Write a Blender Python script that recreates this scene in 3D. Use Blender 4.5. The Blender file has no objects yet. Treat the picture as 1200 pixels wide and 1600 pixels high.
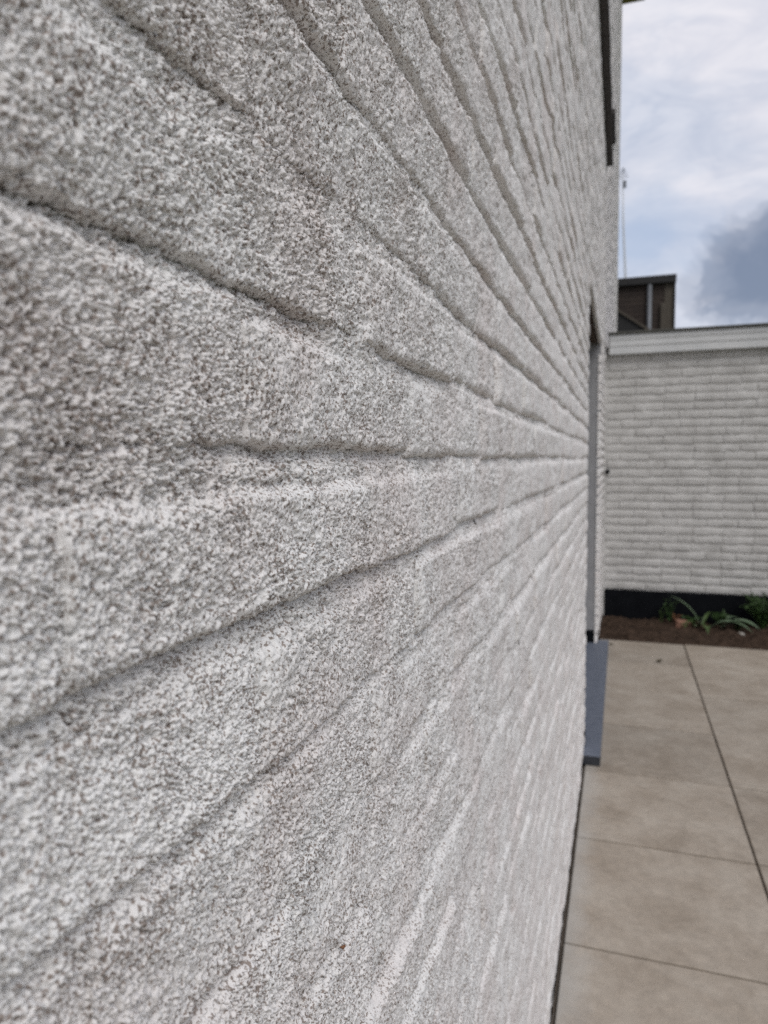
import bpy, math, random
import numpy as np
from mathutils import Matrix, Vector

random.seed(7)
rng = np.random.default_rng(7)
R = math.radians
SC = bpy.context.scene
COL = SC.collection

# ------------------------------------------------------------------ camera
CAMX, CAMZ, FPX = 0.13, 1.25, 1110.0           # 13 cm from the wall, 1.25 m up
RX = ((0.9486696, -0.01612738, 0.31585741),
      (0.31618332, 0.07158868, -0.94599322),
      (-0.00735542, 0.99730385, 0.07301321))
cam_d = bpy.data.cameras.new('camera')
cam = bpy.data.objects.new('camera', cam_d)
COL.objects.link(cam)
cam.matrix_world = Matrix.Translation((CAMX, 0, CAMZ)) @ Matrix(RX).to_4x4()
cam_d.sensor_fit = 'HORIZONTAL'
cam_d.sensor_width = 36.0
cam_d.lens = 36.0 * FPX / 1200.0
cam_d.clip_start = 0.01
cam_d.clip_end = 2000
cam_d.dof.use_dof = True
cam_d.dof.focus_distance = 0.345
cam_d.dof.aperture_fstop = 17.5
SC.camera = cam

# ------------------------------------------------------------------ light
SUN_EL, SUN_AZ = 50.0, 52.0      # azimuth measured from +x (garden side) towards -y (behind the camera)
w = bpy.data.worlds.new('World')
SC.world = w
w.use_nodes = True
nt = w.node_tree
N, L = nt.nodes, nt.links
bg = N['Background']
bg.inputs['Strength'].default_value = 0.1
sky = N.new('ShaderNodeTexSky')
sky.sky_type = 'NISHITA'
sky.sun_disc = False
sky.sun_elevation = R(SUN_EL)
sky.sun_rotation = R(90 + SUN_AZ)
sky.air_density = 1.0
sky.dust_density = 2.0
tc = N.new('ShaderNodeTexCoord')


def wnoise(scale, det, rough, dist, loc=(0, 0, 0), stretch=(1, 1, 1)):
    mp = N.new('ShaderNodeMapping')
    mp.inputs['Location'].default_value = loc
    mp.inputs['Scale'].default_value = stretch
    L.new(tc.outputs['Generated'], mp.inputs['Vector'])
    n = N.new('ShaderNodeTexNoise')
    n.inputs['Scale'].default_value = scale
    n.inputs['Detail'].default_value = det
    n.inputs['Roughness'].default_value = rough
    n.inputs['Distortion'].default_value = dist
    L.new(mp.outputs['Vector'], n.inputs['Vector'])
    return n


def wramp(src, stops):
    r = N.new('ShaderNodeValToRGB')
    r.color_ramp.interpolation = 'EASE'
    els = r.color_ramp.elements
    while len(els) < len(stops):
        els.new(0.5)
    for e, (p, c) in zip(els, stops):
        e.position = p
        e.color = (*c, 1)
    L.new(src, r.inputs['Fac'])
    return r


def wmix(fac, a, b):
    m = N.new('ShaderNodeMix')
    m.data_type = 'RGBA'
    if isinstance(fac, float):
        m.inputs[0].default_value = fac
    else:
        L.new(fac, m.inputs[0])
    for s, v in ((6, a), (7, b)):
        if isinstance(v, tuple):
            m.inputs[s].default_value = (*v, 1)
        else:
            L.new(v, m.inputs[s])
    return m


# a high, even cloud cover with thin blue gaps
n1 = wnoise(3.2, 5, 0.55, 0.5, (2.3, 0.6, 0.35), (1, 1, 2.2))
deck = wramp(n1.outputs['Fac'], [(0.28, (4.3, 5.0, 6.4)), (0.42, (6.7, 7.0, 7.9)), (0.56, (8.3, 8.2, 8.7)), (0.8, (6.8, 6.9, 7.6))])
n1b = wnoise(9.0, 5, 0.6, 0.8, (0.3, 0.1, 0.2), (1, 1, 2.6))
fine = wramp(n1b.outputs['Fac'], [(0.3, (0.86, 0.88, 0.92)), (0.7, (1.06, 1.05, 1.04))])
mul = N.new('ShaderNodeMix')
mul.data_type = 'RGBA'
mul.blend_type = 'MULTIPLY'
mul.inputs[0].default_value = 1.0
L.new(deck.outputs['Color'], mul.inputs[6])
L.new(fine.outputs['Color'], mul.inputs[7])
deck_out = mul.outputs[2]


# lower cumulus banks, grey underneath, drifting in front of the deck
def blob(direction, rx, rz, amp, stops):
    mp = N.new('ShaderNodeMapping')
    mp.vector_type = 'POINT'
    d = Vector(direction).normalized()
    mp.inputs['Scale'].default_value = (1 / rx, 1 / rx, 1 / rz)
    mp.inputs['Location'].default_value = (-d.x / rx, -d.y / rx, -d.z / rz)
    L.new(tc.outputs['Generated'], mp.inputs['Vector'])
    ln = N.new('ShaderNodeVectorMath')
    ln.operation = 'LENGTH'
    L.new(mp.outputs['Vector'], ln.inputs[0])
    nz = wnoise(17, 7, 0.6, 0.5, (d.x * 3, 0.4, d.y))
    ma = N.new('ShaderNodeMath')
    ma.operation = 'MULTIPLY_ADD'
    ma.inputs[1].default_value = amp
    L.new(nz.outputs['Fac'], ma.inputs[0])
    L.new(ln.outputs['Value'], ma.inputs[2])
    hf = N.new('ShaderNodeMath')
    hf.operation = 'MULTIPLY'
    hf.inputs[1].default_value = 0.5
    L.new(ma.outputs['Value'], hf.inputs[0])
    return wramp(hf.outputs['Value'], stops)


cum = (2.05, 2.5, 3.5)
m = deck_out
for dr, rx, rz in (((0.205, 0.96, 0.220), 0.150, 0.080), ((0.29, 0.92, 0.238), 0.16, 0.105),
                   ((0.62, 0.75, 0.30), 0.20, 0.09), ((-0.35, 0.9, 0.32), 0.2, 0.08),
                   ((0.8, -0.55, 0.30), 0.25, 0.10), ((-0.3, -0.9, 0.27), 0.25, 0.09)):
    b = blob(dr, rx, rz, 0.9, [(0.42, (0.98, 0.98, 0.98)), (0.60, (0.74, 0.74, 0.74)), (0.68, (0.34, 0.34, 0.34)), (0.75, (0, 0, 0))])
    m = wmix(b.outputs['Color'], m, cum).outputs[2]
b = blob((0.02, 0.963, 0.27), 0.10, 0.055, 0.9, [(0.3, (0.75, 0.75, 0.75)), (0.55, (0.4, 0.4, 0.4)), (0.78, (0, 0, 0)), (0.9, (0, 0, 0))])
m = wmix(b.outputs['Color'], m, (4.2, 5.2, 7.0)).outputs[2]
fin = wmix(0.9, sky.outputs['Color'], m)
L.new(fin.outputs[2], bg.inputs['Color'])

sun_d = bpy.data.lights.new('sun', 'SUN')
sun_d.energy = 1.25
sun_d.angle = R(36)
sun_d.color = (1.0, 0.97, 0.93)
sun = bpy.data.objects.new('sun', sun_d)
COL.objects.link(sun)
az, el = R(-SUN_AZ), R(SUN_EL)
sdir = Vector((math.cos(el) * math.cos(az), math.cos(el) * math.sin(az), math.sin(el)))
sun.rotation_euler = sdir.to_track_quat('Z', 'Y').to_euler()

vs = SC.view_settings
vs.view_transform = 'Standard'
vs.look = 'None'
vs.exposure = 0.08
vs.gamma = 1.0
vs.use_curve_mapping = False
SC.cycles.max_bounces = 8
SC.cycles.diffuse_bounces = 4
SC.cycles.use_denoising = False


# ------------------------------------------------------------------ helpers
def put(name, me, mat=None, parent=None, loc=None):
    o = bpy.data.objects.new(name, me)
    COL.objects.link(o)
    if mat and me is not None and len(me.materials) == 0:
        me.materials.append(mat)
    if loc is not None:
        o.location = loc
    if parent:
        o.parent = parent
    return o


def empty(name, loc=(0, 0, 0)):
    o = bpy.data.objects.new(name, None)
    o.empty_display_size = 0.1
    COL.objects.link(o)
    o.location = loc
    return o


def tag(o, label=None, cat=None, group=None, kind=None):
    for k, v in (('label', label), ('category', cat), ('group', group), ('kind', kind)):
        if v:
            o[k] = v
    return o


def np_mesh(name, V, F, smooth=True):
    """V (n,3), F (m,4) or (m,3) integer arrays"""
    me = bpy.data.meshes.new(name)
    V = np.asarray(V, np.float32)
    F = np.asarray(F, np.int32)
    k = F.shape[1]
    me.vertices.add(len(V))
    me.vertices.foreach_set('co', V.ravel())
    me.loops.add(F.size)
    me.loops.foreach_set('vertex_index', F.ravel())
    me.polygons.add(len(F))
    me.polygons.foreach_set('loop_start', np.arange(0, F.size, k, dtype=np.int32))
    me.polygons.foreach_set('loop_total', np.full(len(F), k, np.int32))
    me.polygons.foreach_set('use_smooth', np.full(len(F), smooth, bool))
    me.update(calc_edges=True)
    return me


def grid_faces(a, b, off=0):
    i = np.arange(a * b).reshape(a, b) + off
    return np.stack([i[:-1, :-1], i[1:, :-1], i[1:, 1:], i[:-1, 1:]], -1).reshape(-1, 4)


class MB:
    """collects shapes for one mesh"""
    def __init__(s):
        s.v, s.f = [], []

    def add(s, v, f):
        o = len(s.v)
        s.v += [tuple(p) for p in v]
        s.f += [tuple(i + o for i in q) for q in f]
        return s

    def box(s, x0, x1, y0, y1, z0, z1):
        return s.add([(x, y, z) for x in (x0, x1) for y in (y0, y1) for z in (z0, z1)],
                     [(0, 1, 3, 2), (4, 6, 7, 5), (0, 4, 5, 1), (2, 3, 7, 6), (0, 2, 6, 4), (1, 5, 7, 3)])

    def cbox(s, x0, x1, y0, y1, z0, z1, c=0.003):
        """box with chamfered edges"""
        pts, idx = [], {}
        for i, x in enumerate((x0, x1)):
            for j, y in enumerate((y0, y1)):
                for k, z in enumerate((z0, z1)):
                    sx, sy, sz = (1, -1)[i], (1, -1)[j], (1, -1)[k]
                    idx[i, j, k] = len(pts)
                    pts += [(x, y + sy * c, z + sz * c), (x + sx * c, y, z + sz * c), (x + sx * c, y + sy * c, z)]
        I = lambda i, j, k, a: idx[i, j, k] + a
        f = []
        for i in (0, 1):
            q = [I(i, 0, 0, 0), I(i, 1, 0, 0), I(i, 1, 1, 0), I(i, 0, 1, 0)]
            f.append(q if i else q[::-1])
            q = [I(0, i, 0, 1), I(0, i, 1, 1), I(1, i, 1, 1), I(1, i, 0, 1)]
            f.append(q if i else q[::-1])
            q = [I(0, 0, i, 2), I(1, 0, i, 2), I(1, 1, i, 2), I(0, 1, i, 2)]
            f.append(q if i else q[::-1])
        for j in (0, 1):
            for k in (0, 1):
                q = [I(0, j, k, 1), I(1, j, k, 1), I(1, j, k, 2), I(0, j, k, 2)]
                f.append(q if j == k else q[::-1])
        for i in (0, 1):
            for k in (0, 1):
                q = [I(i, 0, k, 0), I(i, 0, k, 2), I(i, 1, k, 2), I(i, 1, k, 0)]
                f.append(q if i == k else q[::-1])
        for i in (0, 1):
            for j in (0, 1):
                q = [I(i, j, 0, 0), I(i, j, 1, 0), I(i, j, 1, 1), I(i, j, 0, 1)]
                f.append(q if i == j else q[::-1])
        for key, b in idx.items():
            f.append((b, b + 1, b + 2) if sum(key) % 2 else (b, b + 2, b + 1))
        return s.add(pts, f)

    def tube(s, pts, rad, n=10):
        rings = []
        P = [Vector(p) for p in pts]
        for i, p in enumerate(P):
            t = (P[min(i + 1, len(P) - 1)] - P[max(i - 1, 0)]).normalized()
            a = t.cross(Vector((0.31, 0.2, 0.93)) if abs(t.z) < 0.9 else Vector((1, 0, 0))).normalized()
            b = t.cross(a)
            r = rad[i] if isinstance(rad, (list, tuple)) else rad
            rings.append([p + r * (math.cos(2 * math.pi * k / n) * a + math.sin(2 * math.pi * k / n) * b) for k in range(n)])
        v = [q for r in rings for q in r]
        f = []
        for i in range(len(P) - 1):
            for k in range(n):
                k2 = (k + 1) % n
                f.append((i * n + k, i * n + k2, (i + 1) * n + k2, (i + 1) * n + k))
        f.append(tuple(range(n))[::-1])
        f.append(tuple((len(P) - 1) * n + k for k in range(n)))
        return s.add(v, f)

    def prism_x(s, prof, x0, x1):
        """profile of (y,z) points extruded along x"""
        n = len(prof)
        v = [(x0, y, z) for y, z in prof] + [(x1, y, z) for y, z in prof]
        f = [(i, (i + 1) % n, n + (i + 1) % n, n + i) for i in range(n)]
        f += [tuple(range(n))[::-1], tuple(range(n, 2 * n))]
        return s.add(v, f)

    def mesh(s, name, smooth=False):
        me = bpy.data.meshes.new(name)
        me.from_pydata(s.v, [], s.f)
        me.polygons.foreach_set('use_smooth', [smooth] * len(me.polygons))
        import bmesh
        bm = bmesh.new()
        bm.from_mesh(me)
        bmesh.ops.recalc_face_normals(bm, faces=bm.faces)
        bm.to_mesh(me)
        bm.free()
        me.update()
        return me

    def build(s, name, mat, parent=None, smooth=False, loc=None):
        return put(name, s.mesh(name, smooth), mat, parent, loc)


C0, CP, BL, BJ = 1.253, 0.0605, 0.210, 0.011      # bed joint datum, course pitch, brick length, joint


# ------------------------------------------------------------------ numpy noise
_TAB = np.random.default_rng(99).random((1024, 1024), dtype=np.float32).ravel()


def _h(ix, iy, seed):
    return _TAB[((ix + 37 * seed) & 1023) * 1024 + ((iy + 61 * seed + 5 * (seed % 7)) & 1023)]


def vnoise(u, v, seed=0):
    iu, iv = np.floor(u).astype(np.int64), np.floor(v).astype(np.int64)
    fu, fv = (u - iu).astype(np.float32), (v - iv).astype(np.float32)
    fu = fu * fu * (3 - 2 * fu)
    fv = fv * fv * (3 - 2 * fv)
    a, b = _h(iu, iv, seed), _h(iu + 1, iv, seed)
    c, d = _h(iu, iv + 1, seed), _h(iu + 1, iv + 1, seed)
    return (a * (1 - fu) + b * fu) * (1 - fv) + (c * (1 - fu) + d * fu) * fv


def fbm(u, v, seed, octv=3):
    r, a, t = 0, 1.0, 0
    for i in range(octv):
        r = r + a * (vnoise(u * 2 ** i, v * 2 ** i, seed + i) - 0.5)
        t += a
        a *= 0.55
    return 2 * r / t


def grains(u, v, seed):
    """overlapping rounded sand grains, about one per unit cell"""
    iu, iv = np.floor(u).astype(np.int64), np.floor(v).astype(np.int64)
    fu, fv = (u - iu).astype(np.float32), (v - iv).astype(np.float32)
    best = np.zeros(u.shape, np.float32)
    for a in (-1, 0, 1):
        for b in (-1, 0, 1):
            cu, cv = iu + a, iv + b
            hh = _h(cu, cv, seed + 23)
            d2 = (fu - a - _h(cu, cv, seed)) ** 2 + (fv - b - _h(cu, cv, seed + 11)) ** 2
            q = (0.35 + 0.4 * hh) ** 2 - d2
            best = np.maximum(best, np.where(q > 0, np.sqrt(np.maximum(q, 0)) + 0.8 * _h(cu, cv, seed + 37), 0))
    return best


def coat(y, z):
    """relief of the rough sprayed coat, metres"""
    wob = fbm(y / 0.004, z / 0.004, 90, 2) * 0.0008
    g = grains((y + wob) / 0.00116, (z - wob) / 0.00116, 5)
    patch = 0.6 + 0.8 * vnoise(y / 0.03, z / 0.03, 77)
    pit = np.clip(vnoise(y / 0.0017 + wob * 900, z / 0.0017, 63) - 0.57, 0, 1)
    return (0.00112 * patch * (g - 0.6)
            - 0.0056 * patch * pit
            + 0.00035 * fbm(y / 0.0009, z / 0.0009, 51, 2)
            + 0.0009 * fbm(y / 0.0050, z / 0.0050, 41, 2)
            + 0.0017 * fbm(y / 0.021, z / 0.018, 31, 2)
            + 0.0018 * fbm(y / 0.09, z / 0.06, 35, 1))


# how open each bed joint near the camera is: (distance along the wall, openness) pairs, counted from the eye-level joint
OPEN = {0: ((0.10, 0.0), (0.19, 0.02), (0.225, 1.1), (0.55, 1.0), (0.57, 0.35), (0.60, 1.0), (1.2, 0.7)),
        1: ((0.10, 0.30), (0.13, 0.55), (0.16, 0.45), (0.20, 0.9), (0.27, 1.0), (0.31, 0.1), (0.37, 0.1), (0.40, 0.9), (0.52, 0.9), (0.56, 0.4), (0.7, 0.9), (1.3, 0.6)),
        2: ((0.10, 0.30), (0.20, 0.45), (0.24, 0.2), (0.34, 0.30), (0.40, 0.4), (0.50, 0.2), (0.55, 0.9), (0.8, 1.0), (1.2, 0.8)),
        3: ((0.20, 0.3), (0.28, 0.8), (0.33, 0.6), (0.37, 0.2), (0.50, 0.25), (0.53, 1.1), (0.58, 1.1), (0.61, 0.4), (0.8, 0.7), (1.3, 0.9)),
        4: ((0.30, 0.6), (0.36, 1.0), (0.41, 1.25), (0.60, 1.1), (0.66, 0.6), (0.75, 0.9), (1.3, 0.9)),
        -1: ((0.10, 0.8), (0.15, 0.5), (0.19, 0.85), (0.27, 0.6), (0.35, 1.0), (0.42, 0.6), (0.46, 0.9), (0.9, 0.7)),
        -2: ((0.10, 0.35), (0.20, 0.45), (0.26, 0.15), (0.40, 0.1), (0.42, 0.9), (0.55, 0.7), (0.62, 0.35), (1.0, 0.6)),
        -3: ((0.20, 0.2), (0.34, 0.25), (0.44, 0.6), (0.52, 0.5), (0.7, 0.2), (0.9, 0.5)),
        -4: ((0.20, 0.15), (0.5, 0.3), (0.7, 0.2))}


def joint(y, z):
    """relief of the coat where it runs across the joints: falls back under each brick, flush at the top of the next"""
    kk = np.floor((z - C0) / CP)
    ph = (z - C0) - kk * CP                      # height above the bottom edge of this course
    jid = np.where(ph > CP * 0.5, kk + 1, kk)    # nearest bed joint
    fl = fbm(y / 0.11, jid * 3.1, 81, 2)
    dep = 0.0044 * np.clip(np.where(jid > 4, 0.85 + 1.1 * fl, 0.58 + 1.6 * fl) + 0.25 * fbm(y / 0.018, jid * 1.7, 83, 2), 0.05, 1.1)
    y = np.broadcast_to(y, jid.shape)
    dep = np.where(jid < -4, 0.75, np.where(jid > 4, 1.7, 1.0)) * np.broadcast_to(dep, jid.shape)
    near = np.clip((1.6 - y) / 0.5, 0, 1)
    for q, tab in OPEN.items():
        mk = jid == q
        if mk.any():
            hand = (0.0072 if q >= 3 else (0.0042 if q > 0 else 0.0042)) * np.interp(y[mk], [t_[0] for t_ in tab], [t_[1] for t_ in tab]) * (1 + 0.35 * fbm(y[mk] / 0.014, np.full(mk.sum(), q * 1.9), 87, 2))
            dep[mk] = dep[mk] * (1 - near[mk]) + hand * near[mk]
    up = np.clip((ph - (CP - 0.0080)) / 0.0075, 0, 1)
    low = np.clip(1 - (ph - 0.004) / 0.012, 0, 1)
    tt = np.maximum(up ** 1.5, low)
    fill = (0.0014 + 0.0026 * vnoise(y / 0.06, z / 0.05, 85)) * np.clip(0.12 + dep / 0.0040, 0.12, 1)
    return -fill - dep * tt


# ------------------------------------------------------------------ materials
def material(name):
    mt = bpy.data.materials.new(name)
    mt.use_nodes = True
    t = mt.node_tree
    return mt, t, t.nodes, t.links, t.nodes['Principled BSDF']


def noise_node(t, vec, scale, det=4, rough=0.55, dist=0.0):
    n = t.nodes.new('ShaderNodeTexNoise')
    n.inputs['Scale'].default_value = scale
    n.inputs['Detail'].default_value = det
    n.inputs['Roughness'].default_value = rough
    n.inputs['Distortion'].default_value = dist
    if vec:
        t.links.new(vec, n.inputs['Vector'])
    return n


def ramp_node(t, src, stops):
    r = t.nodes.new('ShaderNodeValToRGB')
    els = r.color_ramp.elements
    while len(els) < len(stops):
        els.new(0.5)
    for e, (p, c) in zip(els, stops):
        e.position = p
        e.color = (*((c, c, c) if isinstance(c, (int, float)) else c), 1)
    t.links.new(src, r.inputs['Fac'])
    return r


def mix_node(t, fac, a, b, mode='MIX'):
    m = t.nodes.new('ShaderNodeMix')
    m.data_type = 'RGBA'
    m.blend_type = mode
    if isinstance(fac, (int, float)):
        m.inputs[0].default_value = fac
    else:
        t.links.new(fac, m.inputs[0])
    for s, v in ((6, a), (7, b)):
        if isinstance(v, tuple):
            m.inputs[s].default_value = (*v, 1)
        else:
            t.links.new(v, m.inputs[s])
    return m.outputs[2]


def bump_node(t, bsdf, height, dist, strength=1.0):
    b = t.nodes.new('ShaderNodeBump')
    b.inputs['Distance'].default_value = dist
    b.inputs['Strength'].default_value = strength
    t.links.new(height, b.inputs['Height'])
    t.links.new(b.outputs['Normal'], bsdf.inputs['Normal'])


def pos_node(t):
    return t.nodes.new('ShaderNodeNewGeometry').outputs['Position']


def simple(name, c1, c2, scale=20, rough=0.7, bump=0.0, bscale=None, metal=0.0, spec=0.5):
    mt, t, n, l, b = material(name)
    p = pos_node(t)
    nz = noise_node(t, p, scale, 5, 0.6)
    rp = ramp_node(t, nz.outputs['Fac'], [(0.3, c1), (0.7, c2)])
    l.new(rp.outputs['Color'], b.inputs['Base Color'])
    b.inputs['Roughness'].default_value = rough
    b.inputs['Metallic'].default_value = metal
    b.inputs['Specular IOR Level'].default_value = spec
    if bump:
        nb = noise_node(t, p, bscale or scale * 3, 5, 0.6)
        bump_node(t, b, nb.outputs['Fac'], bump)
    return mt


def wall_material(name, base, warm, speck, bumps=True):
    mt, t, n, l, b = material(name)
    p = pos_node(t)
    big = noise_node(t, p, 9, 4, 0.55, 0.4)
    col = mix_node(t, ramp_node(t, big.outputs['Fac'], [(0.42, 0.0), (0.68, 0.75)]).outputs['Color'], base, warm)
    # bare sand grains strewn evenly, their dark colour also painting in the shade of pits
    sp = noise_node(t, p, 640, 2, 0.6)
    cov = noise_node(t, p, 38, 3, 0.6)
    ad = t.nodes.new('ShaderNodeMath')
    ad.operation = 'MULTIPLY_ADD'
    ad.inputs[1].default_value = 0.28
    l.new(cov.outputs['Fac'], ad.inputs[0])
    l.new(sp.outputs['Fac'], ad.inputs[2])
    sf = ramp_node(t, ad.outputs['Value'], [(0.675, 0.0), (0.758, 0.86)])
    col = mix_node(t, sf.outputs['Color'], col, speck)
    l.new(col, b.inputs['Base Color'])
    b.inputs['Roughness'].default_value = 0.95
    b.inputs['Specular IOR Level'].default_value = 0.15
    if bumps:
        f1 = noise_node(t, p, 950, 3, 0.7)
        bump_node(t, b, f1.outputs['Fac'], 0.0006, 0.8)
    return mt


M_WALL = wall_material('painted_brick', (0.83, 0.82, 0.80), (0.76, 0.71, 0.685), (0.215, 0.165, 0.135))
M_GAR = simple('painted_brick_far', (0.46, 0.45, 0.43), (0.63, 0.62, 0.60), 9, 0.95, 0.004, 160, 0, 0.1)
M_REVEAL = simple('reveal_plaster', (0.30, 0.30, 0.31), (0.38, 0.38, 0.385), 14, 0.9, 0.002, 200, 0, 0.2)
M_SOFFIT = simple('soffit_timber', (0.07, 0.045, 0.03), (0.11, 0.07, 0.045), 14, 0.8, 0.002, 60)
M_BLACK = simple('bitumen_black', (0.004, 0.0045, 0.006), (0.008, 0.009, 0.011), 12, 0.9, 0.002, 80, 0, 0.08)
M_BLUESTONE = simple('bluestone', (0.10, 0.117, 0.155), (0.15, 0.168, 0.21), 26, 0.55, 0.0008, 240)
M_BLUEDARK = simple('bluestone_dark', (0.018, 0.021, 0.027), (0.032, 0.036, 0.044), 26, 0.7, 0.001, 240)
M_DARKSILL = simple('sill_brown', (0.022, 0.017, 0.014), (0.045, 0.034, 0.027), 18, 0.6, 0.001, 80)
M_FRAME = simple('frame_anthracite', (0.03, 0.032, 0.036), (0.04, 0.042, 0.046), 6, 0.45)
M_PVC = simple('fascia_grey_white', (0.55, 0.56, 0.56), (0.65, 0.655, 0.65), 5, 0.5, 0.0006, 40)
M_TRIM = simple('roof_trim_dark', (0.05, 0.05, 0.042), (0.09, 0.088, 0.075), 10, 0.7)
M_ROOF = simple('roof_tile_dark', (0.03, 0.03, 0.032), (0.06, 0.055, 0.05), 9, 0.8)
M_EAVE = simple('eave_ochre', (0.33, 0.27, 0.09), (0.42, 0.35, 0.13), 8, 0.7)
M_NBWALL = simple('neighbour_cladding', (0.032, 0.023, 0.019), (0.055, 0.040, 0.032), 6, 0.85, 0.004, 30)
M_NBEDGE = simple('neighbour_trim', (0.012, 0.012, 0.013), (0.022, 0.021, 0.02), 6, 0.7)
M_NBPOST = simple('neighbour_post', (0.07, 0.058, 0.045), (0.10, 0.085, 0.065), 6, 0.8)
M_ZINC = simple('zinc_pipe', (0.14, 0.15, 0.165), (0.19, 0.20, 0.215), 8, 0.5, 0, None, 0.3)
M_MAST = simple('mast_steel', (0.55, 0.57, 0.6), (0.65, 0.67, 0.7), 8, 0.5, 0, None, 0.2)
M_GROUT = simple('grout_dark', (0.10, 0.08, 0.062), (0.15, 0.122, 0.097), 60, 0.95, 0.003, 300)
M_LEAFG = simple('leaf_green', (0.035, 0.065, 0.016), (0.075, 0.12, 0.035), 40, 0.5)
M_LEAFB = simple('leaf_bluegreen', (0.13, 0.20, 0.12), (0.20, 0.27, 0.17), 40, 0.45)
M_LEAFD = simple('leaf_darkgreen', (0.025, 0.06, 0.012), (0.05, 0.10, 0.025), 40, 0.5)
M_LEAFR = simple('leaf_rust', (0.16, 0.07, 0.03), (0.24, 0.11, 0.05), 40, 0.7)
M_DEADLEAF = simple('leaf_dead', (0.05, 0.04, 0.02), (0.09, 0.07, 0.035), 60, 0.8)
M_TERRA = simple('brick_orange', (0.17, 0.085, 0.055), (0.30, 0.16, 0.11), 50, 0.9, 0.003, 200)
M_STONE = simple('pebble_pale', (0.30, 0.28, 0.25), (0.42, 0.40, 0.36), 60, 0.8)
M_SOIL = simple('soil', (0.022, 0.015, 0.011), (0.09, 0.06, 0.043), 30, 0.95, 0.012, 90, 0, 0.1)
M_GRASS = simple('lawn', (0.03, 0.05, 0.015), (0.06, 0.085, 0.03), 5, 0.9, 0.02, 60, 0, 0.1)

# glass
M_GLASS, _t, _n, _l, _b = material('window_glass')
_b.inputs['Base Color'].default_value = (0.02, 0.024, 0.028, 1)
_b.inputs['Roughness'].default_value = 0.04
_b.inputs['Specular IOR Level'].default_value = 0.8

# ceramic paving with cement haze near the wall
M_TILE, t, _n, l, b = material('ceramic_paver')
p = pos_node(t)
oi = t.nodes.new('ShaderNodeObjectInfo')
shift = t.nodes.new('ShaderNodeVectorMath')
shift.operation = 'MULTIPLY_ADD'
cmb = t.nodes.new('ShaderNodeCombineXYZ')
for i in range(3):
    l.new(oi.outputs['Random'], cmb.inputs[i])
shift.inputs[1].default_value = (31, 17, 9)
l.new(cmb.outputs[0], shift.inputs[0])
l.new(p, shift.inputs[2])
na = noise_node(t, shift.outputs[0], 5.5, 6, 0.62, 0.3)
nb_ = noise_node(t, shift.outputs[0], 34, 5, 0.65)
ca = ramp_node(t, na.outputs['Fac'], [(0.28, (0.295, 0.245, 0.192)), (0.50, (0.385, 0.332, 0.272)), (0.74, (0.465, 0.415, 0.35))])
cb = ramp_node(t, nb_.outputs['Fac'], [(0.3, 0.84), (0.7, 1.08)])
cg = ramp_node(t, noise_node(t, shift.outputs[0], 420, 3, 0.7).outputs['Fac'], [(0.35, 0.82), (0.65, 1.12)])
col = mix_node(t, 1.0, ca.outputs['Color'], cb.outputs['Color'], 'MULTIPLY')
col = mix_node(t, 1.0, col, cg.outputs['Color'], 'MULTIPLY')
tv = ramp_node(t, oi.outputs['Random'], [(0.0, 0.90), (1.0, 1.06)])
col = mix_node(t, 1.0, col, tv.outputs['Color'], 'MULTIPLY')
# cement haze: a stain with its own ragged shape, along the wall foot
sx = t.nodes.new('ShaderNodeSeparateXYZ')
l.new(p, sx.inputs[0])
nh = noise_node(t, p, 7, 4, 0.6)
mh = t.nodes.new('ShaderNodeMath')
mh.operation = 'MULTIPLY_ADD'
mh.inputs[1].default_value = 0.16
l.new(nh.outputs['Fac'], mh.inputs[0])
l.new(sx.outputs['X'], mh.inputs[2])
hz = ramp_node(t, mh.outputs['Value'], [(0.09, 0.6), (0.17, 0.0)])
col = mix_node(t, hz.outputs['Color'], col, (0.45, 0.44, 0.415))
l.new(col, b.inputs['Base Color'])
b.inputs['Roughness'].default_value = 0.6
b.inputs['Specular IOR Level'].default_value = 0.4
bump_node(t, b, noise_node(t, p, 140, 5, 0.65).outputs['Fac'], 0.0008)

# ------------------------------------------------------------------ setting: ground, patio, bed
DOOR = (3.04, 4.80, 1.99)          # y0, y1, top
WIN = (2.95, 5.26, 3.36, 4.75)     # y0, y1, z0, z1
HY0, HY1, HZ, HX = -4.0, 15.5, 10.2, -9.0
GY = 5.84                           # garage front

mb = MB()
mb.add([(-220, -220, -0.05), (220, -220, -0.05), (220, 400, -0.05), (-220, 400, -0.05)], [(0, 1, 2, 3)])
tag(mb.build('ground', M_GRASS), kind='structure')

mb = MB()
mb.box(0.0, 2.18, -3.7, 5.075, -0.045, -0.012)
patio = tag(mb.build('patio', M_GROUT), kind='structure')
PITCH = 0.545
rows = [1.81 + PITCH * k for k in range(-9, 6)]
tile_me = {}
for ri, y0 in enumerate(rows):
    for ci in range(4):
        x0 = 0.010 if ci == 0 else 0.547 + (ci - 1) * PITCH
        x1 = 0.547 + ci * PITCH
        key = ci == 0
        if key not in tile_me:
            g = 0.0026 if ci else 0.0
            tile_me[key] = MB().cbox(x0 - x0 + (0.0036 if ci else 0), x1 - x0 - 0.0036, 0.0042, PITCH - 0.0042, -0.02, 0.0, 0.0016).mesh('tile')
        o = put('tile', tile_me[key], M_TILE, patio, (x0, y0, random.uniform(-0.0012, 0.0012)))
        o.rotation_euler = (R(random.uniform(-0.08, 0.08)), R(random.uniform(-0.08, 0.08)), 0)

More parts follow.
